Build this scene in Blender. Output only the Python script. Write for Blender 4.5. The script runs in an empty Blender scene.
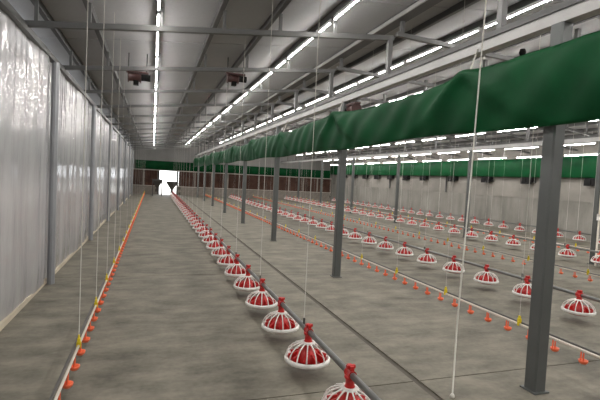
import bpy, math, random
from mathutils import Vector, Matrix
random.seed(7)
scn = bpy.context.scene
col = scn.collection
PI = math.pi

# ---------------------------------------------------------------- camera
cam_data = bpy.data.cameras.new('camera')
cam_data.sensor_width = 36.0
cam_data.lens = 440.0 / 600.0 * 36.0
cam_data.clip_start = 0.05
cam_data.clip_end = 400
cam = bpy.data.objects.new('camera', cam_data)
col.objects.link(cam)
YAW, PITCH, ROLL = math.radians(18.597), math.radians(2.683), 0.05
fw = Vector((math.sin(YAW) * math.cos(PITCH), math.cos(YAW) * math.cos(PITCH), -math.sin(PITCH)))
rt0 = Vector((math.cos(YAW), -math.sin(YAW), 0))
up0 = rt0.cross(fw)
# the picture leans: image-up is turned so that verticals tip to the right at the top
rt = rt0 * math.cos(ROLL) + up0 * math.sin(ROLL)
up = -rt0 * math.sin(ROLL) + up0 * math.cos(ROLL)
m = Matrix((rt, up, -fw)).transposed().to_4x4()
m.translation = (0, 0, 1.6)
cam.matrix_world = m
scn.camera = cam

# ---------------------------------------------------------------- world (daylight outside the end door) and exposure
world = bpy.data.worlds.new('world')
scn.world = world
world.use_nodes = True
bg = world.node_tree.nodes['Background']
bg.inputs[0].default_value = (0.93, 0.96, 1.0, 1)
bg.inputs[1].default_value = 2.6
TUBE_STRENGTH = 74.0
scn.view_settings.view_transform = 'Standard'
scn.view_settings.look = 'None'
scn.view_settings.gamma = 1
scn.view_settings.use_curve_mapping = False
scn.view_settings.exposure = 0.9

# ---------------------------------------------------------------- materials
def new_mat(name):
    mt = bpy.data.materials.new(name)
    mt.use_nodes = True
    nt = mt.node_tree
    return mt, nt, nt.nodes['Principled BSDF']

def N(nt, kind, **kw):
    n = nt.nodes.new(kind)
    for k, v in kw.items():
        setattr(n, k, v)
    return n

def plain(name, rgb, rough=0.5, metal=0.0, var=0.12, scale=6.0, bump=0.0, spec=0.5):
    """procedural paint: noise-varied colour and roughness"""
    mt, nt, p = new_mat(name)
    tc = N(nt, 'ShaderNodeTexCoord')
    nz = N(nt, 'ShaderNodeTexNoise'); nz.inputs['Scale'].default_value = scale; nz.inputs['Detail'].default_value = 5
    nt.links.new(tc.outputs['Object'], nz.inputs['Vector'])
    rp = N(nt, 'ShaderNodeValToRGB')
    rp.color_ramp.elements[0].position = 0.3; rp.color_ramp.elements[1].position = 0.7
    rp.color_ramp.elements[0].color = tuple(c * (1 - var) for c in rgb) + (1,)
    rp.color_ramp.elements[1].color = tuple(min(1, c * (1 + var)) for c in rgb) + (1,)
    nt.links.new(nz.outputs['Fac'], rp.inputs['Fac'])
    nt.links.new(rp.outputs['Color'], p.inputs['Base Color'])
    p.inputs['Roughness'].default_value = rough
    p.inputs['Metallic'].default_value = metal
    p.inputs['Specular IOR Level'].default_value = spec
    if bump:
        b = N(nt, 'ShaderNodeBump'); b.inputs['Strength'].default_value = bump; b.inputs['Distance'].default_value = 0.02
        nt.links.new(nz.outputs['Fac'], b.inputs['Height'])
        nt.links.new(b.outputs['Normal'], p.inputs['Normal'])
    return mt

def concrete(name, dark, light, stretch, scale=1.0, rough=0.8, bump=0.25, fine=1.0, spec=0.5):
    """blotchy concrete: broad stains, stretched streaks and fine grain"""
    mt, nt, p = new_mat(name)
    tc = N(nt, 'ShaderNodeTexCoord')
    mp = N(nt, 'ShaderNodeMapping'); mp.inputs['Scale'].default_value = stretch
    nt.links.new(tc.outputs['Object'], mp.inputs['Vector'])
    n1 = N(nt, 'ShaderNodeTexNoise'); n1.inputs['Scale'].default_value = 1.1 * scale; n1.inputs['Detail'].default_value = 8; n1.inputs['Roughness'].default_value = 0.65
    n2 = N(nt, 'ShaderNodeTexNoise'); n2.inputs['Scale'].default_value = 0.55 * scale; n2.inputs['Detail'].default_value = 3
    n3 = N(nt, 'ShaderNodeTexNoise'); n3.inputs['Scale'].default_value = 40 * fine; n3.inputs['Detail'].default_value = 4
    nt.links.new(mp.outputs['Vector'], n1.inputs['Vector'])
    nt.links.new(tc.outputs['Object'], n2.inputs['Vector'])
    nt.links.new(tc.outputs['Object'], n3.inputs['Vector'])
    a = N(nt, 'ShaderNodeMath', operation='MULTIPLY_ADD'); a.inputs[1].default_value = 0.55
    nt.links.new(n1.outputs['Fac'], a.inputs[0])
    b = N(nt, 'ShaderNodeMath', operation='MULTIPLY'); b.inputs[1].default_value = 0.3
    nt.links.new(n2.outputs['Fac'], b.inputs[0]); nt.links.new(b.outputs[0], a.inputs[2])
    c = N(nt, 'ShaderNodeMath', operation='MULTIPLY_ADD'); c.inputs[1].default_value = 0.15
    nt.links.new(n3.outputs['Fac'], c.inputs[0]); nt.links.new(a.outputs[0], c.inputs[2])
    rp = N(nt, 'ShaderNodeValToRGB')
    rp.color_ramp.elements[0].position = 0.36; rp.color_ramp.elements[1].position = 0.64
    rp.color_ramp.elements[0].color = dark + (1,); rp.color_ramp.elements[1].color = light + (1,)
    nt.links.new(c.outputs[0], rp.inputs['Fac'])
    nt.links.new(rp.outputs['Color'], p.inputs['Base Color'])
    p.inputs['Roughness'].default_value = rough
    p.inputs['Specular IOR Level'].default_value = spec
    if not bump: return mt
    bp = N(nt, 'ShaderNodeBump'); bp.inputs['Strength'].default_value = bump; bp.inputs['Distance'].default_value = 0.015
    nt.links.new(c.outputs[0], bp.inputs['Height'])
    nt.links.new(bp.outputs['Normal'], p.inputs['Normal'])
    return mt

M = {}
M['floor'] = concrete('floor_concrete', (0.095, 0.087, 0.066), (0.26, 0.239, 0.187), (0.5, 1.1, 1), 4.0, 0.75, 0.45, fine=0.6)
M['joint'] = plain('joint_dirt', (0.10, 0.088, 0.07), 0.9)
M['wall_lower'] = concrete('wall_lower_render', (0.165, 0.16, 0.142), (0.325, 0.312, 0.278), (1, 1.6, 0.35), 1.2, 0.85)
M['wall_upper'] = concrete('wall_upper_render', (0.17, 0.16, 0.142), (0.275, 0.258, 0.23), (1, 1, 1), 0.8, 0.85)
M['wall_grey'] = concrete('wall_grey_sheet', (0.22, 0.215, 0.205), (0.32, 0.315, 0.30), (1, 1, 0.4), 0.8, 0.6, 0.1)
M['foam'] = plain('white_insulation_panel', (0.72, 0.72, 0.73), 0.6, 0, 0.06, 1.0)
M['block'] = concrete('block_masonry', (0.20, 0.175, 0.15), (0.36, 0.32, 0.28), (1, 1, 1), 2.0, 0.9)
M['ledge'] = plain('pale_ledge', (0.55, 0.50, 0.43), 0.8)
M['pad'] = plain('cooling_pad_brown', (0.085, 0.042, 0.030), 0.95, var=0.3, scale=3)
M['roof'] = concrete('roof_underside', (0.33, 0.33, 0.333), (0.43, 0.43, 0.433), (0.5, 0.25, 1), 1.0, 0.75, 0, spec=0.08)
M['steel'] = plain('galvanised_steel', (0.105, 0.105, 0.102), 0.42, 0.35, 0.15, 3)
M['steel_dark'] = plain('dark_purlin_steel', (0.075, 0.075, 0.073), 0.5, 0.2, 0.15, 3)
M['steel_light'] = plain('pale_beam_paint', (0.36, 0.355, 0.345), 0.45, 0.1, 0.1, 3)
M['column'] = plain('column_grey_paint', (0.105, 0.112, 0.108), 0.45, 0.1, 0.12, 2)
M['wall_post'] = plain('wall_post_grey', (0.31, 0.32, 0.335), 0.5, 0.1, 0.1, 2)
M['green'] = plain('green_tarpaulin', (0.0015, 0.050, 0.0145), 0.55, 0, 0.25, 2.5, 0.15, spec=0.12)
M['red'] = plain('red_plastic', (0.55, 0.020, 0.018), 0.35, 0, 0.1, 8)
M['red_dish'] = plain('red_dish_plastic', (0.36, 0.016, 0.015), 0.45, 0, 0.15, 8)
M['white'] = plain('white_plastic', (0.86, 0.84, 0.80), 0.4, 0, 0.04, 8)
M['pipe'] = plain('galvanised_feed_pipe', (0.20, 0.21, 0.20), 0.38, 0.6, 0.15, 4)
M['pvc'] = plain('drinker_pipe_pvc', (0.72, 0.66, 0.56), 0.4, 0, 0.06, 4)
M['rail'] = plain('drinker_rail_dark', (0.09, 0.085, 0.08), 0.5, 0.4, 0.1, 4)
M['orange'] = plain('orange_cup_plastic', (0.90, 0.17, 0.065), 0.4, 0, 0.08, 8)
M['yellow'] = plain('yellow_hook_plastic', (0.80, 0.62, 0.02), 0.4, 0, 0.08, 8)
M['cord'] = plain('pale_cord', (0.55, 0.53, 0.48), 0.8, 0, 0.05, 20)
M['rope'] = plain('white_rope', (0.78, 0.76, 0.70), 0.8, 0, 0.05, 20)
M['hopper'] = plain('hopper_steel', (0.10, 0.095, 0.09), 0.5, 0.4, 0.2, 3)
M['winch_red'] = plain('winch_red_paint', (0.065, 0.024, 0.021), 0.6, 0, 0.25, 8)
M['black'] = plain('black_plastic', (0.012, 0.012, 0.012), 0.7, spec=0.1)
M['hem'] = plain('beige_batten', (0.62, 0.55, 0.43), 0.7, 0, 0.12, 3)
M['fixture'] = plain('lamp_fixture_white', (0.7, 0.7, 0.7), 0.4)
M['ground'] = plain('outdoor_pale_ground', (0.62, 0.60, 0.55), 0.9)

def tube_mat():
    mt, nt, p = new_mat('led_tube_glow')
    p.inputs['Base Color'].default_value = (0.9, 0.9, 0.9, 1)
    p.inputs['Emission Color'].default_value = (1.0, 0.965, 0.93, 1)
    p.inputs['Emission Strength'].default_value = TUBE_STRENGTH
    return mt
M['tube'] = tube_mat()

def plastic_sheet():
    mt, nt, p = new_mat('milky_plastic_sheet')
    tc = N(nt, 'ShaderNodeTexCoord')
    mp = N(nt, 'ShaderNodeMapping'); mp.inputs['Scale'].default_value = (1, 1.0, 0.28)
    nt.links.new(tc.outputs['Object'], mp.inputs['Vector'])
    n1 = N(nt, 'ShaderNodeTexNoise'); n1.inputs['Scale'].default_value = 3.2; n1.inputs['Detail'].default_value = 6; n1.inputs['Roughness'].default_value = 0.6
    nt.links.new(mp.outputs['Vector'], n1.inputs['Vector'])
    rp = N(nt, 'ShaderNodeValToRGB')
    rp.color_ramp.elements[0].position = 0.3; rp.color_ramp.elements[1].position = 0.7
    rp.color_ramp.elements[0].color = (0.56, 0.553, 0.565, 1); rp.color_ramp.elements[1].color = (0.72, 0.708, 0.71, 1)
    nt.links.new(n1.outputs['Fac'], rp.inputs['Fac'])
    nt.links.new(rp.outputs['Color'], p.inputs['Base Color'])
    p.inputs['Roughness'].default_value = 0.5
    p.inputs['Specular IOR Level'].default_value = 0.3
    p.inputs['Coat Weight'].default_value = 1.0; p.inputs['Coat IOR'].default_value = 1.8
    p.inputs['Coat Roughness'].default_value = 0.022
    b = N(nt, 'ShaderNodeBump'); b.inputs['Strength'].default_value = 0.5; b.inputs['Distance'].default_value = 0.03
    nt.links.new(n1.outputs['Fac'], b.inputs['Height'])
    nt.links.new(b.outputs['Normal'], p.inputs['Normal'])
    nt.links.new(b.outputs['Normal'], p.inputs['Coat Normal'])
    tr = N(nt, 'ShaderNodeBsdfTransparent'); tr.inputs['Color'].default_value = (0.93, 0.95, 0.97, 1)
    mx = N(nt, 'ShaderNodeMixShader'); mx.inputs['Fac'].default_value = 0.25
    nt.links.new(p.outputs['BSDF'], mx.inputs[1]); nt.links.new(tr.outputs['BSDF'], mx.inputs[2])
    nt.links.new(mx.outputs['Shader'], nt.nodes['Material Output'].inputs['Surface'])
    return mt
M['sheet'] = plastic_sheet()

# ---------------------------------------------------------------- mesh helpers
class MB:
    def __init__(s):
        s.v = []; s.f = []; s.sm = []
    def quad_grid(s, rows, closed_u=False, smooth=True):
        """rows: list of equal-length point lists"""
        b = len(s.v); n = len(rows[0])
        for r in rows: s.v.extend(r)
        for i in range(len(rows) - 1):
            for j in range(n if closed_u else n - 1):
                k = (j + 1) % n
                s.f.append((b + i * n + j, b + i * n + k, b + (i + 1) * n + k, b + (i + 1) * n + j)); s.sm.append(smooth)
        return b
    def box(s, x0, x1, y0, y1, z0, z1, shear=None):
        b = len(s.v)
        s.v += [(x0, y0, z0), (x1, y0, z0), (x1, y1, z0), (x0, y1, z0), (x0, y0, z1), (x1, y0, z1), (x1, y1, z1), (x0, y1, z1)]
        for q in ((0, 3, 2, 1), (4, 5, 6, 7), (0, 1, 5, 4), (1, 2, 6, 5), (2, 3, 7, 6), (3, 0, 4, 7)):
            s.f.append(tuple(b + i for i in q)); s.sm.append(False)
        return s
    def bbox(s, x0, x1, y0, y1, z0, z1, c=0.006):
        """box with chamfered vertical edges"""
        pts = [(x0 + c, y0), (x1 - c, y0), (x1, y0 + c), (x1, y1 - c), (x1 - c, y1), (x0 + c, y1), (x0, y1 - c), (x0, y0 + c)]
        return s.prism(pts, z0, z1)
    def prism(s, pts, z0, z1):
        b = len(s.v); n = len(pts)
        s.v += [(x, y, z0) for x, y in pts] + [(x, y, z1) for x, y in pts]
        for i in range(n):
            k = (i + 1) % n
            s.f.append((b + i, b + k, b + n + k, b + n + i)); s.sm.append(False)
        s.f.append(tuple(b + i for i in reversed(range(n)))); s.sm.append(False)
        s.f.append(tuple(b + n + i for i in range(n))); s.sm.append(False)
        return s
    def bar(s, p, q, w, h, upv=(0, 0, 1)):
        """rectangular bar from p to q"""
        p = Vector(p); q = Vector(q); d = (q - p).normalized()
        u = Vector(upv); sd = d.cross(u)
        if sd.length < 1e-4: sd = d.cross(Vector((1, 0, 0)))
        sd.normalize(); u = sd.cross(d)
        b = len(s.v)
        for e in (p, q):
            for a, c in ((-1, -1), (1, -1), (1, 1), (-1, 1)):
                s.v.append(tuple(e + sd * (a * w / 2) + u * (c * h / 2)))
        for qd in ((0, 1, 2, 3), (7, 6, 5, 4), (0, 4, 5, 1), (1, 5, 6, 2), (2, 6, 7, 3), (3, 7, 4, 0)):
            s.f.append(tuple(b + i for i in qd)); s.sm.append(False)
        return s
    def tube(s, pts, r, n=8, cap=True, closed=False):
        pts = [Vector(p) for p in pts]; rings = []
        m_ = len(pts); prev = None
        for i, p in enumerate(pts):
            if closed: d = pts[(i + 1) % m_] - pts[i - 1]
            else: d = pts[min(i + 1, m_ - 1)] - pts[max(i - 1, 0)]
            d.normalize()
            if prev is None:
                a = Vector((0, 0, 1)) if abs(d.z) < 0.9 else Vector((1, 0, 0))
                sd = d.cross(a).normalized()
            else:
                sd = (prev - d * prev.dot(d)).normalized()
            prev = sd; u = sd.cross(d)
            rr = r[i] if isinstance(r, (list, tuple)) else r
            rings.append([tuple(p + sd * (rr * math.cos(2 * PI * k / n)) + u * (rr * math.sin(2 * PI * k / n))) for k in range(n)])
        if closed: rings.append(rings[0])
        b = s.quad_grid(rings, True)
        if cap and not closed:
            s.f.append(tuple(b + k for k in range(n))); s.sm.append(False)
            e = b + (len(rings) - 1) * n
            s.f.append(tuple(e + k for k in reversed(range(n)))); s.sm.append(False)
        return s
    def lathe(s, prof, n=20, c=(0, 0, 0), smooth=True):
        rows = [[(c[0] + r * math.cos(2 * PI * k / n), c[1] + r * math.sin(2 * PI * k / n), c[2] + z) for k in range(n)] for r, z in prof]
        s.quad_grid(rows, True, smooth)
        return s
    def mesh(s, name, mat):
        me = bpy.data.meshes.new(name)
        me.from_pydata(s.v, [], s.f); me.update()
        me.polygons.foreach_set('use_smooth', s.sm)
        if mat: me.materials.append(M[mat])
        return me

def link(name, me, parent=None, loc=None, rz=0):
    o = bpy.data.objects.new(name, me)
    col.objects.link(o)
    if parent: o.parent = parent
    if loc: o.location = loc
    if rz: o.rotation_euler = (0, 0, rz)
    return o
def build(name, mb, mat, parent=None, loc=None):
    return link(name, mb.mesh(name, mat), parent, loc)
def tag(o, label, cat, group=None, kind=None):
    o['label'] = label; o['category'] = cat
    if group: o['group'] = group
    if kind: o['kind'] = kind
    return o
def thing(name, label, cat, loc=(0, 0, 0), group=None):
    return tag(link(name, None, None, loc), label, cat, group)

ONES = 'first second third fourth fifth sixth seventh eighth ninth tenth eleventh twelfth thirteenth fourteenth fifteenth sixteenth seventeenth eighteenth nineteenth'.split()
CARD = 'one two three four five six seven eight nine'.split()
def ordinal(n):
    if n <= 19: return ONES[n - 1]
    t = {2: 'twent', 3: 'thirt', 4: 'fort', 5: 'fift', 6: 'sixt', 7: 'sevent', 8: 'eight', 9: 'ninet'}[n // 10]
    return t + 'ieth' if n % 10 == 0 else t + 'y-' + ONES[n % 10 - 1]
def nearest(n):
    return 'nearest' if n == 1 else ordinal(n) + ' nearest'

# ---------------------------------------------------------------- layout (metres; camera stands at x=0, y=0, z=1.6, house runs along +y)
XL, XR = -1.33, 13.9          # plastic sheet on the left, rendered wall on the right
Y0, Y1 = -5.0, 33.5           # wall behind the camera, end wall with the door
XC, XC2 = 2.97, 9.6           # two rows of columns
XRIDGE = 6.3
FR0, FR = 2.67, 4.06          # column frames
RF0, RF = 3.32, 2.045         # rafters
def zr(x):                    # underside of the rafters
    zt = 3.24 + 0.11 * XRIDGE
    return 3.24 + 0.11 * x if x <= XRIDGE else zt - 0.11 * (x - XRIDGE)
XW = -1.62                    # the solid wall behind the sheet

# ---------------------------------------------------------------- floor
fl = build('floor', MB().box(XW - 0.2, XR + 0.2, Y0 - 0.2, Y1 + 0.3, -0.2, -0.012), 'joint')
tag(fl, 'grey concrete floor of the long poultry house', 'floor', kind='structure')
xs = [XW - 0.1, 2.10, XC2 - 2.9, XR + 0.1]
ys = [Y0 - 0.1, -1.2, 3.02, 7.1, 11.2, 15.3, 19.4, 23.5, 27.6, Y1 + 0.25]
for i in range(len(xs) - 1):
    for j in range(len(ys) - 1):
        gx = 0.045 if i == 0 else 0.012
        a, b_, c, d = xs[i] + (0.03 if i == 1 else 0.006), xs[i + 1] - (0.03 if i == 0 else 0.006), ys[j] + 0.006, ys[j + 1] - 0.006
        build('floor_slab', MB().box(a, b_, c, d, -0.012, 0.0), 'floor', fl)

# ---------------------------------------------------------------- walls
wl = build('wall_left', MB().box(XW - 0.15, XW, Y0, Y1, 0, 3.25), 'foam')
tag(wl, 'solid side wall hidden behind the milky plastic sheet', 'wall', kind='structure')

wr = build('wall_right', MB().box(XR, XR + 0.2, Y0, Y1, 0, 3.6), 'wall_upper')
tag(wr, 'grey rendered side wall on the far right', 'wall', kind='structure')
build('lower_render_band', MB().box(XR - 0.006, XR, Y0, Y1, 0, 1.30), 'wall_lower', wr)
build('ledge', MB().box(XR - 0.02, XR, Y0, Y1, 1.30, 1.325), 'wall_lower', wr)

wb = build('wall_near', MB().box(XW, XR, Y0 - 0.2, Y0, 0, 4.4), 'wall_grey')
tag(wb, 'grey end wall behind the photographer', 'wall', kind='structure')

DX0, DX1, DZ = 0.46, 1.66, 1.73
we = link('wall_end', None, None, (0, 0, 0))
tag(we, 'distant end wall with low blockwork, brown cooling pads and a bright doorway', 'wall', kind='structure')
mb = MB()
mb.box(XW, DX0, Y1, Y1 + 0.2, DZ, 2.4).box(DX1, XR, Y1, Y1 + 0.2, DZ, 2.4).box(DX0, DX1, Y1, Y1 + 0.2, DZ, 2.4).box(XW, XR, Y1, Y1 + 0.2, 2.4, 4.5)
build('upper_panel', mb, 'wall_grey', we)
# blockwork: single courses of blocks
bl = MB().box(0, 0.395, 0, 0.2, 0, 0.195).mesh('block', 'block')
for r in range(3):
    x = XW + (0.2 if r % 2 else 0.0)
    while x < XR - 0.3:
        if x + 0.4 <= DX0 + 0.02 or x >= DX1 - 0.02:
            link('block', bl, we, (x, Y1 + random.uniform(-0.012, 0.0), r * 0.2))
        x += 0.4
build('block_wall_core', MB().box(XW, DX0, Y1 + 0.02, Y1 + 0.19, 0, 0.6).box(DX1, XR, Y1 + 0.02, Y1 + 0.19, 0, 0.6), 'joint', we)
build('sill', MB().box(XW, DX0, Y1 - 0.06, Y1 + 0.2, 0.6, 0.64).box(DX1, XR, Y1 - 0.06, Y1 + 0.2, 0.6, 0.64), 'ledge', we)
build('pad_head_rail', MB().box(XW, XR, Y1 - 0.05, Y1 + 0.02, DZ, DZ + 0.05), 'ledge', we)
def pad_panel(x0, x1):
    q = MB(); n = max(2, int((x1 - x0) / 0.10)); rows = [[], []]
    for i in range(n * 2 + 1):
        x = x0 + (x1 - x0) * i / (n * 2); y = Y1 + 0.03 + (0.05 if i % 2 else 0.0)
        rows[0].append((x, y, 0.64)); rows[1].append((x, y, DZ))
    q.quad_grid(rows, smooth=False)
    q.box(x0, x1, Y1 + 0.1, Y1 + 0.18, 0.64, DZ)
    return q
x = XW
edges = []
for seg0, seg1 in ((XW, DX0 - 0.1), (DX1 + 0.1, XR)):
    n = max(1, round((seg1 - seg0) / 1.25)); w = (seg1 - seg0) / n
    for i in range(n):
        a = seg0 + i * w + 0.05; b_ = seg0 + (i + 1) * w - 0.05
        build('cooling_pad', pad_panel(a, b_), 'pad', we)
        build('pad_post', MB().box(b_, b_ + 0.1, Y1 - 0.03, Y1 + 0.18, 0.64, DZ), 'block', we)
build('door_jamb', MB().box(DX0 - 0.12, DX0, Y1 - 0.03, Y1 + 0.2, 0, DZ), 'steel_dark', we)
build('door_jamb', MB().box(DX1, DX1 + 0.12, Y1 - 0.03, Y1 + 0.2, 0, DZ), 'steel_dark', we)

tag(build('outdoor_ground', MB().box(-12, 16, Y1 + 0.21, Y1 + 45, -0.1, -0.02), 'ground'),
    'pale sunlit ground outside the end doorway', 'ground', kind='structure')

# ---------------------------------------------------------------- roof
def roof_slope(x0, x1):
    q = MB(); t = 0.06
    z0, z1 = zr(x0) + 0.31, zr(x1) + 0.31
    a, b_ = Y0 - 0.2, Y1 + 0.3
    q.v += [(x0, a, z0), (x1, a, z1), (x1, b_, z1), (x0, b_, z0), (x0, a, z0 + t), (x1, a, z1 + t), (x1, b_, z1 + t), (x0, b_, z0 + t)]
    for f in ((0, 3, 2, 1), (4, 5, 6, 7), (0, 1, 5, 4), (1, 2, 6, 5), (2, 3, 7, 6), (3, 0, 4, 7)):
        q.f.append(f); q.sm.append(False)
    return q
ce = link('ceiling', None)
tag(ce, 'grey sloping underside of the roof sheets', 'ceiling', kind='structure')
# sheets run from eave to ridge, about one metre wide, lapped a little
yy = Y0 - 0.2; k = 0
sheet_w = 1.0225
while yy < Y1 + 0.2:
    for x0, x1 in ((XW - 0.2, XRIDGE), (XRIDGE, XR + 0.3)):
        q = MB(); t = 0.05; dz = 0.31 + (0.007 if k % 2 else 0.0)
        z0, z1 = zr(x0) + dz, zr(x1) + dz
        a, b_ = yy - 0.01, yy + sheet_w + 0.01
        q.v += [(x0, a, z0), (x1, a, z1), (x1, b_, z1), (x0, b_, z0), (x0, a, z0 + t), (x1, a, z1 + t), (x1, b_, z1 + t), (x0, b_, z0 + t)]
        for f in ((0, 3, 2, 1), (4, 5, 6, 7), (0, 1, 5, 4), (1, 2, 6, 5), (2, 3, 7, 6), (3, 0, 4, 7)):
            q.f.append(f); q.sm.append(False)
        build('roof_sheet', q, 'roof', ce)
    yy += sheet_w; k += 1

PURL = [-1.25, -0.745, 0.0, 0.71, 1.40, 2.13, 3.12, 3.66, 4.46, 5.2, 5.9, 6.7, 7.5, 8.3, 9.0, 9.5, 10.2, 10.95, 11.7, 12.45, 13.05, 13.6]
pos_word = {0: 'against the plastic sheet', 1: 'just right of the plastic sheet', 2: 'carrying the leftmost lamp row', 3: 'first right of the leftmost lamp row',
            4: 'second right of the leftmost lamp row', 5: 'carrying the second lamp row from the left', 6: 'wide, just above the near column beam', 7: 'just beyond the near column beam', 8: 'carrying the lamp row beyond the near column beam'}
for i, x in enumerate(PURL):
    w = 0.16 if i == 6 else 0.055
    h0, h1 = zr(x) + 0.225, zr(x) + 0.318
    q = MB().box(x - w / 2, x + w / 2, Y0, Y1, h0, h1)
    lab = 'long dark roof purlin ' + pos_word.get(i, ordinal(len(PURL) - i) + ' from the far right wall')
    p = build('roof_purlin', q, 'steel_dark'); tag(p, lab, 'purlin', 'roof purlins')
    if i == 6:
        build('edge_flange', MB().box(x - w / 2 - 0.02, x - w / 2, Y0, Y1, h0, h0 + 0.05), 'steel_light', p)

# beams on the column rows
tag_b = thing('column_beam', 'long pale steel beam running above the near green tarpaulin', 'beam', (XC, 0, 0))
build('lower_channel', MB().box(-0.05, 0.05, Y0, Y1, 2.90, 2.995), 'steel_light', tag_b)
build('upper_flange', MB().box(-0.065, 0.065, Y0, Y1, 2.995, 3.05), 'steel_dark', tag_b)
t = thing('column_beam', 'thin steel beam on the far row of columns', 'beam', (XC2, 0, 0))
build('lower_channel', MB().box(-0.05, 0.05, Y0, Y1, 2.80, 2.90), 'steel_light', t)
build('upper_flange', MB().box(-0.06, 0.06, Y0, Y1, 2.90, 2.94), 'steel_dark', t)

# rafters: a frame every two metres
def sloped(x0, x1, z0, z1, h, w):
    q = MB(); q.bar((x0, 0, z0 + h / 2), (x1, 0, z1 + h / 2), w, h); return q
me_left = sloped(XW, XC + 0.05, zr(XW) - 0.05, zr(XC) - 0.03, 0.06, 0.06).mesh('rafter_left', 'steel')
me_mid = sloped(XC + 0.1, XRIDGE, 3.60, 3.46, 0.055, 0.06).mesh('tie', 'steel')
me_mid2 = sloped(XRIDGE, XC2 - 0.05, 3.46, 3.50, 0.055, 0.06).mesh('tie', 'steel')
me_right = sloped(XC2 - 0.05, XR, zr(XC2) - 0.05, zr(XR) - 0.05, 0.06, 0.06).mesh('rafter_right', 'steel')
me_post = MB().box(-0.03, 0.03, -0.03, 0.03, 3.05, zr(XC) - 0.02).mesh('post', 'steel')
me_stub = MB().box(XC + 0.15, XC + 0.2, -0.025, 0.025, 3.65, zr(3.12) + 0.23).mesh('post', 'steel')
me_king = MB().box(XRIDGE - 0.03, XRIDGE + 0.03, -0.03, 0.03, 3.5, zr(XRIDGE) + 0.26).mesh('post', 'steel')
me_post2 = MB().box(XC2 - 0.03, XC2 + 0.03, -0.03, 0.03, 2.94, zr(XC2) + 0.02).mesh('post', 'steel')
struts = [MB().box(x + 0.02, x + 0.055, -0.02, 0.02, zr(x), zr(x) + 0.235).mesh('strut', 'steel')
          for i, x in enumerate(PURL) if x < XC - 0.2 or x > XC2]
for k in range(-4, 15):
    y = RF0 + RF * k
    if y > Y1 - 0.2 or y < Y0 + 0.2: continue
    n = k
    lab = ('steel roof rafter crossing the house, %s in view' % nearest(n)) if n >= 1 else ('steel roof rafter overhead or behind the camera, %s in front of the rear wall' % ordinal(k + 5))
    t = thing('roof_rafter', lab, 'rafter', (0, y, 0), 'roof rafters')
    link('rafter_bar', me_left, t); link('tie_bar', me_mid, t); link('tie_bar', me_mid2, t); link('rafter_bar', me_right, t)
    link('post', me_post, t, (XC, 0, 0)); link('post', me_stub, t); link('post', me_king, t); link('post', me_post2, t)
    for s in struts: link('strut', s, t)

# ---------------------------------------------------------------- columns
me_col = MB().bbox(-0.058, 0.058, -0.058, 0.058, 0.012, 2.9, 0.012).mesh('shaft', 'column')
me_col2 = MB().bbox(-0.055, 0.055, -0.055, 0.055, 0.012, 2.8, 0.012).mesh('shaft', 'column')
me_base = MB().box(-0.075, 0.075, -0.075, 0.075, 0.0, 0.012).mesh('base_plate', 'column')
for k in range(-1, 8):
    y = FR0 + FR * k
    lab = 'dark square steel column under the near green tarpaulin, %s' % (nearest(k + 1) if k >= 0 else 'behind the camera')
    t = thing('steel_column', lab, 'column', (XC, y, 0), 'near row of steel columns')
    link('shaft', me_col, t); link('base_plate', me_base, t)
for k in range(6):
    y = 7.33 + 4.33 * k
    t = thing('steel_column', 'slim grey steel column in the far row beyond the third feeder line, %s' % nearest(k + 1), 'column', (XC2, y, 0), 'far row of steel columns')
    link('shaft', me_col2, t); link('base_plate', me_base, t)

# ---------------------------------------------------------------- lamps: rows of LED tubes under the purlins
def lamp_meshes(L):
    r = 0.009; tb = MB()
    arc = [math.radians(-181 + 182 * i / 8) for i in range(9)]
    tb.quad_grid([[(r * math.cos(a), yy_, r * math.sin(a)) for a in arc] for yy_ in (-L / 2, L / 2)])   # glowing diffuser, open towards its housing
    tube = tb.mesh('tube', 'tube')
    fx = MB().box(-0.0095, 0.0095, -L / 2 - 0.02, L / 2 + 0.02, 0.001, 0.045)
    fix = fx.mesh('batten', 'fixture')
    cap = MB().box(-0.013, 0.013, -0.012, 0.012, -0.013, 0.0042).mesh('end_cap', 'fixture')
    return tube, fix, cap
LT = 1.90
tm, fm, cm = lamp_meshes(LT)
LT2 = 1.5
tm2, fm2, cm2 = lamp_meshes(LT2)
ROWS = [(0.0, zr(0.0) + 0.183, 'leftmost lamp row'), (2.13, zr(2.13) + 0.183, 'second lamp row from the left'), (4.46, zr(4.46) + 0.183, 'lamp row just beyond the near column beam'),
        (6.7, zr(6.7) + 0.183, 'lamp row by the ridge'), (8.3, zr(8.3) + 0.183, 'lamp row hidden above the tarpaulin'),
        (10.2, 3.40, 'upper lamp row seen under the tarpaulin'), (12.45, 3.11, 'middle lamp row seen under the tarpaulin'), (13.05, 2.83, 'lowest lamp row seen under the tarpaulin')]
for x, z, word in ROWS:
    n = 0
    for k in range(-4, 15):
        y = RF0 + RF * (k + 0.5)
        if y > Y1 - 0.9 or y < Y0 + 0.9: continue
        n = k + 2
        lab = ('glowing tube lamp in the %s, %s' % (word, nearest(n))) if n >= 1 else 'glowing tube lamp behind the camera, %s, %s backwards' % (word, ordinal(1 - n))
        t = thing('tube_lamp', lab, 'lamp', (x, y, z), 'rows of tube lamps')
        t.rotation_euler = (0, -math.atan(0.11) if x < XRIDGE else math.atan(0.11), 0)      # square to the roof slope
        far = x > XC2; L_ = LT2 if far else LT
        link('tube', tm2 if far else tm, t); link('batten', fm2 if far else fm, t)
        link('end_cap', cm, t, (0, -L_ / 2 - 0.01, 0)); link('end_cap', cm, t, (0, L_ / 2 + 0.01, 0))
        top = zr(x) + 0.23 - z
        if top > 0.06:
            for s in (-0.6, 0.6):
                build('hanger', MB().box(-0.006, 0.006, s - 0.006, s + 0.006, 0.038, top + 0.01), 'fixture', t)

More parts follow.
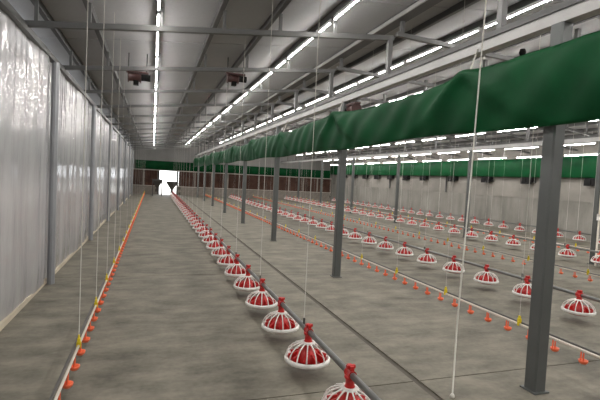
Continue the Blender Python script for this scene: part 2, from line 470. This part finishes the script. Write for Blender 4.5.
# ---------------------------------------------------------------- plastic sheet on the left
def wob(y, z):
    """fold depth of the plastic sheet"""
    s = 0.007 * math.sin(6.3 * y + 1.3 * math.sin(1.1 * z + y)) + 0.0035 * math.sin(13.7 * y + 0.9 * z) + 0.018 * math.sin(2.1 * y + 0.4)
    s += 0.004 * math.sin(29 * y + 2 * math.sin(z * 1.7)) * (0.3 + 0.35 * max(0, z - 1.2))
    return s
rows = []
ycols = []
y = Y0 + 0.02
while y < Y1 - 0.05:
    ycols.append(y); y += 0.04
frames = [FR0 + FR * k for k in range(-1, 8)]
zs = [0.05, 0.15, 0.3, 0.5, 0.75, 1.0, 1.25, 1.5, 1.75, 2.0, 2.2, 2.4, 2.6, 2.75, 2.9, 3.02]
for z in zs:
    r = []
    for y in ycols:
        x = XL + wob(y, z)
        d = min(((y - f) for f in frames), key=abs)
        g = 1 / (1 + math.exp((abs(d) - 0.115) / 0.018))
        x = x * (1 - g) + g * (XL - 0.02)
        x -= 0.06 * max(0, 0.3 - z) / 0.3 * 0.3
        r.append((x, y, z))
    rows.append(r)
t = thing('plastic_curtain', 'tall milky white plastic sheet covering the left side wall', 'curtain', (0, 0, 0))
q = MB(); q.quad_grid(rows)
ps = build('sheet', q, 'sheet', t)
build('hem_batten', MB().box(XL - 0.05, XL - 0.008, Y0, Y1 - 0.05, 0.0, 0.06), 'hem', t)
build('top_rail', MB().box(XL - 0.05, XL + 0.045, Y0, Y1 - 0.05, 3.0, 3.07), 'steel', t)

me_wp = MB().bbox(-0.04, 0.05, -0.05, 0.05, 0.0, 3.0, 0.032).mesh('shaft', 'wall_post')
for k, y in enumerate(frames):
    t2 = thing('wall_post', 'grey steel post standing against the milky plastic sheet, %s' % (nearest(k) if k else 'behind the camera'), 'post', (XL + 0.045, y, 0), 'posts along the plastic sheet')
    link('shaft', me_wp, t2)

# ---------------------------------------------------------------- green tarpaulins
def tarp(name, label, xc, zt, zb, y0, y1, hw, amp, dy, attach, group):
    q = MB(); rows = []
    y = y0
    while y <= y1 + 1e-6:
        ring = []
        da = min((y - a for a in attach), key=abs)
        top = zt + 0.035 * math.exp(-(da / 0.35) ** 2) - 0.02 * math.cos(1.3 * y) * amp
        bot = zb + 0.012 * math.sin(1.7 * y + 0.5) * amp
        def sect(tt, side):
            wdt = hw * (0.16 + 1.0 * math.sin(PI * min(1, tt ** 0.75)) ** 0.8)
            z = top + (bot - top) * tt
            x = xc + side * wdt
            f = math.exp(-((abs(da) - 0.9 * tt * 1.0) / (0.09 + 0.05 * tt)) ** 2) * (1 - tt) ** 0.7   # folds fanning out from the ties
            x += side * (0.045 * f * amp + 0.012 * amp * (0.5 + 0.5 * math.sin(0.93 * y + 2)) * math.sin(4.3 * y + 1.3 * math.sin(0.7 * y) + 5 * tt) * (1 - 0.6 * tt) + 0.006 * amp * math.sin(11.3 * y - 7 * tt + math.sin(3 * y)))
            return (x, y, z)
        ts = [0, 0.05, 0.12, 0.2, 0.3, 0.42, 0.55, 0.68, 0.8, 0.9, 0.96, 1.0]
        ring += [sect(tt, -1) for tt in ts] + [sect(tt, 1) for tt in reversed(ts)]
        rows.append(ring); y += dy
    b = q.quad_grid(rows, True)
    n = len(rows[0]); e = b + (len(rows) - 1) * n
    q.f.append(tuple(b + i for i in range(n))); q.sm.append(False)
    q.f.append(tuple(e + i for i in reversed(range(n)))); q.sm.append(False)
    o = build(name, q, 'green'); tag(o, label, 'tarpaulin')
    return o
att = [3.54 + 3.15 * k for k in range(-2, 10)]
tp = tarp('green_tarpaulin', 'dark green gathered tarpaulin hanging along the near row of columns', XC - 0.15, 2.665, 2.115, Y0 + 0.1, Y1 - 0.2, 0.05, 1.6, 0.06, att, None)
for a in att:
    build('tie_cord', MB().tube([(XC - 0.15, a, 2.66), (XC - 0.06, a, 2.93)], 0.008, 6), 'cord', tp)
tarp('green_tarpaulin', 'green tarpaulin strip along the top of the far right wall', XR - 0.16, 2.84, 2.12, Y0 + 0.1, Y1 - 0.1, 0.07, 0.5, 0.2, [Y0 + 4 * k for k in range(10)], None)
q = MB(); rws = []
for i in range(140):
    x = XL + 0.12 + (XR - 0.3 - XL) * i / 139
    w = 0.02 * math.sin(3.1 * x) + 0.012 * math.sin(7.7 * x)
    rws.append([(x, Y1 - 0.12 + w, 2.42), (x, Y1 - 0.15 + w, 2.15), (x, Y1 - 0.13 + w, 1.82), (x, Y1 - 0.07, 1.80), (x, Y1 - 0.06, 2.42)])
q.quad_grid(rws, True)
tag(build('green_tarpaulin', q, 'green'), 'dark green tarpaulin strip across the distant end wall above the doorway', 'tarpaulin')

# dark inlet boxes under the right-hand tarpaulin
bxm = MB().box(-0.20, 0, -0.26, 0.26, 1.90, 2.10)
bxm.box(-0.23, -0.20, -0.30, -0.03, 1.86, 2.02).box(-0.23, -0.20, 0.03, 0.30, 1.86, 2.02)
inlet_body = MB().box(-0.20, 0, -0.26, 0.26, 1.92, 2.12).mesh('housing', 'black')
inlet_flap = MB().box(-0.225, -0.20, -0.12, 0.12, 1.86, 2.06).mesh('flap', 'black')
ybox = [8.9, 10.72, 13.4, 15.6, 17.9, 20.3, 22.1, 23.8, 25.5, 27.2, 28.9, 30.6]
for n, y in enumerate(ybox):
    t = thing('air_inlet', 'small dark air inlet under the green strip on the right wall, %s' % nearest(n + 1), 'air inlet', (XR, y, 0), 'air inlets on the right wall')
    link('housing', inlet_body, t); link('flap', inlet_flap, t, (0, -0.14, 0)); link('flap', inlet_flap, t, (0, 0.14, 0))
for n, y in enumerate((18.5, 24.0)):
    tag(build('wall_conduit', MB().tube([(XR - 0.05, y, 1.33), (XR - 0.05, y, 2.15)], 0.04, 8), 'steel_dark'),
        'short dark upright pipe on the right wall above the ledge, ' + ('nearer one' if n == 0 else 'farther one'), 'pipe', 'wall pipes')

# ---------------------------------------------------------------- pan feeders
R = 0.185
def feeder_meshes(pz):
    d = {}
    d['pan'] = MB().lathe([(0.0, 0.095), (0.10, 0.095), (0.150, 0.108), (0.166, 0.140), (0.158, 0.142), (0.142, 0.118), (0.09, 0.108), (0.05, 0.13), (0.0, 0.135)], 24).mesh('pan', 'red_dish')
    z0 = 0.128
    prof = [(R - 0.020, z0), (R - 0.006, z0 - 0.008), (R + 0.003, z0), (R + 0.004, z0 + 0.018), (R - 0.004, z0 + 0.030), (R - 0.020, z0 + 0.026), (R - 0.020, z0)]
    d['rim'] = MB().lathe(prof, 28).mesh('rim', 'white')
    g = MB()
    for k in range(14):
        a = 2 * PI * (k + 0.5) / 14; c, s = math.cos(a), math.sin(a)
        pts = [(r * c, r * s, z) for r, z in ((R - 0.008, 0.152), (R - 0.012, 0.180), (R - 0.028, 0.212), (R - 0.060, 0.243), (R - 0.105, 0.263), (0.045, 0.273))]
        g.tube(pts, [0.0065, 0.006, 0.0055, 0.0055, 0.006, 0.007], 5, False)
    g.lathe([(0.058, 0.266), (0.058, 0.277), (0.034, 0.281), (0.034, 0.266), (0.058, 0.266)], 16)
    d['grill'] = g.mesh('grill', 'white')
    c = MB().lathe([(0.100, 0.130), (0.096, 0.170), (0.082, 0.192), (0.060, 0.207), (0.040, 0.225), (0.034, 0.270)], 20)
    for k in range(10):
        a = 2 * PI * k / 10
        u, v = math.cos(a), math.sin(a)
        c.bar((0.075 * u, 0.075 * v, 0.178), (0.150 * u, 0.150 * v, 0.150), 0.014, 0.05)
    d['feed_cone'] = c.mesh('feed_cone', 'red')
    d['neck'] = MB().lathe([(0.031, 0.262), (0.034, 0.284), (0.029, 0.292), (0.029, pz - 0.03), (0.038, pz - 0.028), (0.038, pz - 0.01), (0.0, pz - 0.01)], 16).mesh('neck', 'red')
    cl = MB()
    rr = 0.030
    cl.tube([(0, -0.036, pz), (0, 0.036, pz)], rr, 12)
    cl.box(-0.013, 0.013, -0.028, 0.028, pz + rr - 0.006, pz + 0.055).box(-0.030, 0.030, -0.010, 0.010, pz + 0.036, pz + 0.057)
    d['pipe_clamp'] = cl.mesh('pipe_clamp', 'red')
    return d
FEED = [
    (1.25, 2.52, 0.805, 35, 0.365, 'feeder line left of the columns'),
    (5.10, 4.03, 0.805, 33, 0.335, 'feeder line behind the near columns'),
    (9.30, 6.92, 0.82, 30, 0.335, 'third feeder line'),
    (12.9, 9.55, 0.80, 27, 0.345, 'feeder line by the right wall'),
]
cord_me = {}
def cord_mesh(z0, z1, r=0.004):
    key = (round(z0, 3), round(z1, 3), r)
    if key not in cord_me:
        cord_me[key] = MB().tube([(0, 0, z0), (0, 0, z1)], r, 5).mesh('suspension_cord', 'cord')
    return cord_me[key]
for li, (x, ys_, sp, cnt, pz, word) in enumerate(FEED):
    fm_ = feeder_meshes(pz)
    tl = thing('feed_pipe', 'long grey steel feed pipe of the ' + word, 'feed pipe', (x, 0, 0), 'feed pipes')
    yend = ys_ + sp * cnt
    pipe0 = 0.4 if li == 0 else ys_ - 3 * sp
    build('pipe', MB().tube([(0, pipe0, pz), (0, yend, pz)], 0.0225, 12), 'pipe', tl)
    kk = 0; y = 3.45 if li == 0 else pipe0 + 0.9
    while y < yend:
        zc = zr(x) + 0.02
        if x < 3.2 and abs(((y - RF0) / RF) - round((y - RF0) / RF)) > 0.02: zc = zr(x) + 0.3
        link('suspension_cord', cord_mesh(pz, zr(x) + 0.31, 0.003 if li == 0 else 0.0025), tl, (0, y, 0))
        build('pipe_hanger', MB().box(-0.006, 0.006, y - 0.012, y + 0.012, pz - 0.03, pz + 0.07), 'steel', tl)
        y += sp * (2 if li == 0 else 3); kk += 1
    if li > 0:
        first = -2 if li == 1 else -1
    else:
        first = -1
    for k in range(0, cnt):
        y = ys_ + sp * k
        t = thing('pan_feeder', 'red pan feeder with white grill on the %s, %s' % (word, nearest(k + 1)), 'feeder', (x, y, 0), 'pan feeders')
        t.rotation_euler = (0, 0, random.uniform(-0.2, 0.2) * 0)
        rz = random.uniform(0, 2 * PI)
        tilt = random.uniform(-0.02, 0.02)
        for nm, me in fm_.items():
            o = link(nm, me, t)
            if nm in ('pan', 'rim', 'grill', 'feed_cone'): o.rotation_euler = (0, 0, rz)

# ---------------------------------------------------------------- nipple drinker lines
def drinker(x, y0, y1, pz, word, hook_y, hook_sp, zoff=0.0):
    t = thing('drinker_line', 'long drinker pipe with orange cups and yellow hooks, ' + word, 'drinker line', (x, 0, 0), 'drinker lines')
    build('water_pipe', MB().tube([(0, y0, pz), (0, y1, pz)], 0.010 if x < 0 else 0.012, 8), 'pvc', t)
    build('support_rail', MB().tube([(math.copysign(0.022, x), y0, pz + 0.016), (math.copysign(0.022, x), y1, pz + 0.016)], 0.009, 8), 'rail', t)
    cup = MB().lathe([(0.0, -0.112), (0.022, -0.111), (0.034, -0.098), (0.039, -0.078), (0.034, -0.078), (0.020, -0.094), (0.0, -0.096)], 10)
    cup.box(-0.005, 0.005, 0.020, 0.027, -0.09, -0.016)
    cup.lathe([(0.006, -0.095), (0.006, -0.02)], 6)
    cme = cup.mesh('drinker_cup', 'orange')
    y = y0 + 0.1; k = 0
    while y < y1 and k < 298:
        link('drinker_cup', cme, t, (0, y, pz)); y += 0.28; k += 1
    hk = MB().box(-0.010, 0.010, -0.018, 0.018, 0.028, 0.058).box(-0.005, 0.005, -0.012, 0.012, 0.058, 0.085).box(-0.016, 0.016, -0.012, 0.012, -0.014, 0.029)
    hme = hk.mesh('hook', 'yellow')
    ct = zr(x) + 0.31 - pz
    y = hook_y; k = 0
    while y < y1:
        link('hook', hme, t, (0, y, pz))
        if k % 2 == 0 or y < 9: link('suspension_cord', cord_mesh(0.08, ct, 0.003 if x < 0 and y < 8 else 0.0018), t, (0, y, pz))
        y += hook_sp; k += 1
    return t
drinker(-0.50, 2.0, 32.0, 0.235, 'beside the plastic sheet', 3.69, 1.08)
drinker(3.52, 1.2, 32.0, 0.265, 'just right of the near columns', 3.40, 1.17)
drinker(7.05, 3.9, 32.0, 0.24, 'between the second and third feeder lines', 5.45, 1.25)
drinker(10.3, 6.5, 32.0, 0.24, 'just right of the third feeder line', 8.35, 1.3)

# ---------------------------------------------------------------- loose rope in front of the tarpaulin
t = thing('pull_rope', 'white pull rope hanging from the roof in front of the green tarpaulin', 'rope', (2.21, 2.71, 0))
build('rope', MB().tube([(0, 0, 0.012), (0.0, 0.0, 0.6), (0.035, 0.0, 1.7), (0.095, 0.02, zr(2.3) + 0.30)], 0.0055, 8), 'rope', t)
build('knot', MB().lathe([(0, 0.0), (0.016, 0.006), (0.018, 0.02), (0.010, 0.034), (0, 0.036)], 10), 'rope', t)

# ---------------------------------------------------------------- hoppers in the doorway
def hopper(name, label, x, y, top, zt, zneck, legs, pipe):
    t = thing(name, label, 'hopper', (x, y, 0), None)
    h = top / 2
    q = MB()
    rows = []
    for s, z in ((h, zt + 0.10), (h, zt), (0.07, zneck), (0.07, zneck - 0.12)):
        rows.append([(-s, -s, z), (s, -s, z), (s, s, z), (-s, s, z)])
    q.quad_grid(rows, True, False)
    b = len(q.v); q.v += [(-0.07, -0.07, zneck - 0.12), (0.07, -0.07, zneck - 0.12), (0.07, 0.07, zneck - 0.12), (-0.07, 0.07, zneck - 0.12)]
    q.f.append((b, b + 3, b + 2, b + 1)); q.sm.append(False)
    bn = build('bin', q, 'hopper', t)
    build('rim', MB().box(-h - 0.02, h + 0.02, -h - 0.02, -h + 0.01, zt + 0.07, zt + 0.11).box(-h - 0.02, h + 0.02, h - 0.01, h + 0.02, zt + 0.07, zt + 0.11)
          .box(-h - 0.02, -h + 0.01, -h, h, zt + 0.07, zt + 0.11).box(h - 0.01, h + 0.02, -h, h, zt + 0.07, zt + 0.11), 'hopper', bn)
    if legs:
        for sx in (-1, 1):
            for sy in (-1, 1):
                build('leg', MB().bar((sx * (h - 0.04), sy * (h - 0.04), 0), (sx * (h - 0.03), sy * (h - 0.03), zt + 0.02), 0.05, 0.05, (1, 0, 0)), 'hopper', t)
    else:
        build('auger_boot', MB().box(-0.09, 0.09, -0.10, 0.10, 0.27, zneck - 0.08), 'hopper', t)
        for sx in (-1, 1):
            build('leg', MB().box(sx * 0.08 - 0.015, sx * 0.08 + 0.015, -0.015, 0.015, 0, 0.3), 'hopper', t)
    return t
hopper('feed_hopper', 'dark funnel shaped feed hopper at the door end of the nearest feeder line', 1.24, 30.85, 0.70, 0.92, 0.47, False, True)
hopper('feed_hopper', 'dark feed hopper on legs standing left of the bright doorway', 0.30, 31.3, 0.66, 1.02, 0.55, True, False)

# ---------------------------------------------------------------- lifting winches under the roof, sensor
def winch(label, x, y, z, rod=None):
    t = thing('lifting_winch', label, 'winch', (x, y, z), 'roof winches')
    build('mounting_plate', MB().box(-0.17, 0.17, -0.05, 0.05, 0.09, 0.115), 'winch_red', t)
    build('drum', MB().tube([(-0.13, 0, 0.02), (0.05, 0, 0.02)], 0.065, 14), 'winch_red', t)
    build('motor', MB().tube([(0.05, 0, 0.03), (0.20, 0, 0.03)], 0.055, 12), 'black', t)
    for a in (-0.145, 0.045): build('drum_flange', MB().tube([(a, 0, 0.02), (a + 0.014, 0, 0.02)], 0.085, 14), 'winch_red', t)
    build('gearbox', MB().box(-0.06, 0.02, -0.05, 0.05, -0.10, -0.03), 'black', t)
    for s in (-0.14, 0.14):
        build('hanger_rod', MB().box(s - 0.01, s + 0.01, -0.01, 0.01, 0.115, rod or zr(x) + 0.31 - z), 'steel', t)
    return t
winch('dark red lifting winch under the roof left of the leftmost lamp row', -0.29, 7.75, 3.10)
winch('dark red lifting winch under the roof between the first two lamp rows', 1.33, 7.9, 3.30)
winch('dark red lifting winch on the beam above the near green tarpaulin', XC + 0.01, 6.45, 2.73, 0.172).rotation_euler = (0, 0, PI / 2)
t = thing('roof_sensor', 'small black sensor on a pale stalk above the green tarpaulin', 'sensor', (3.12, 3.2, 2.62))
build('stalk', MB().tube([(0, 0, 0), (0, 0, 0.21)], 0.009, 8), 'rope', t)
build('sensor_head', MB().lathe([(0, 0.19), (0.022, 0.195), (0.030, 0.22), (0.022, 0.25), (0, 0.255)], 12), 'black', t)

# white water riser beside the far column at the right edge
t = thing('water_riser', 'white upright water pipe beside the nearest far-row column at the right edge', 'pipe', (9.45, 7.15, 0))
build('riser_pipe', MB().tube([(0, 0, 0), (0, 0, 2.8)], 0.018, 8), 'pvc', t)
build('coupling', MB().tube([(0, 0, 1.02), (0, 0, 1.16)], 0.045, 10), 'white', t)
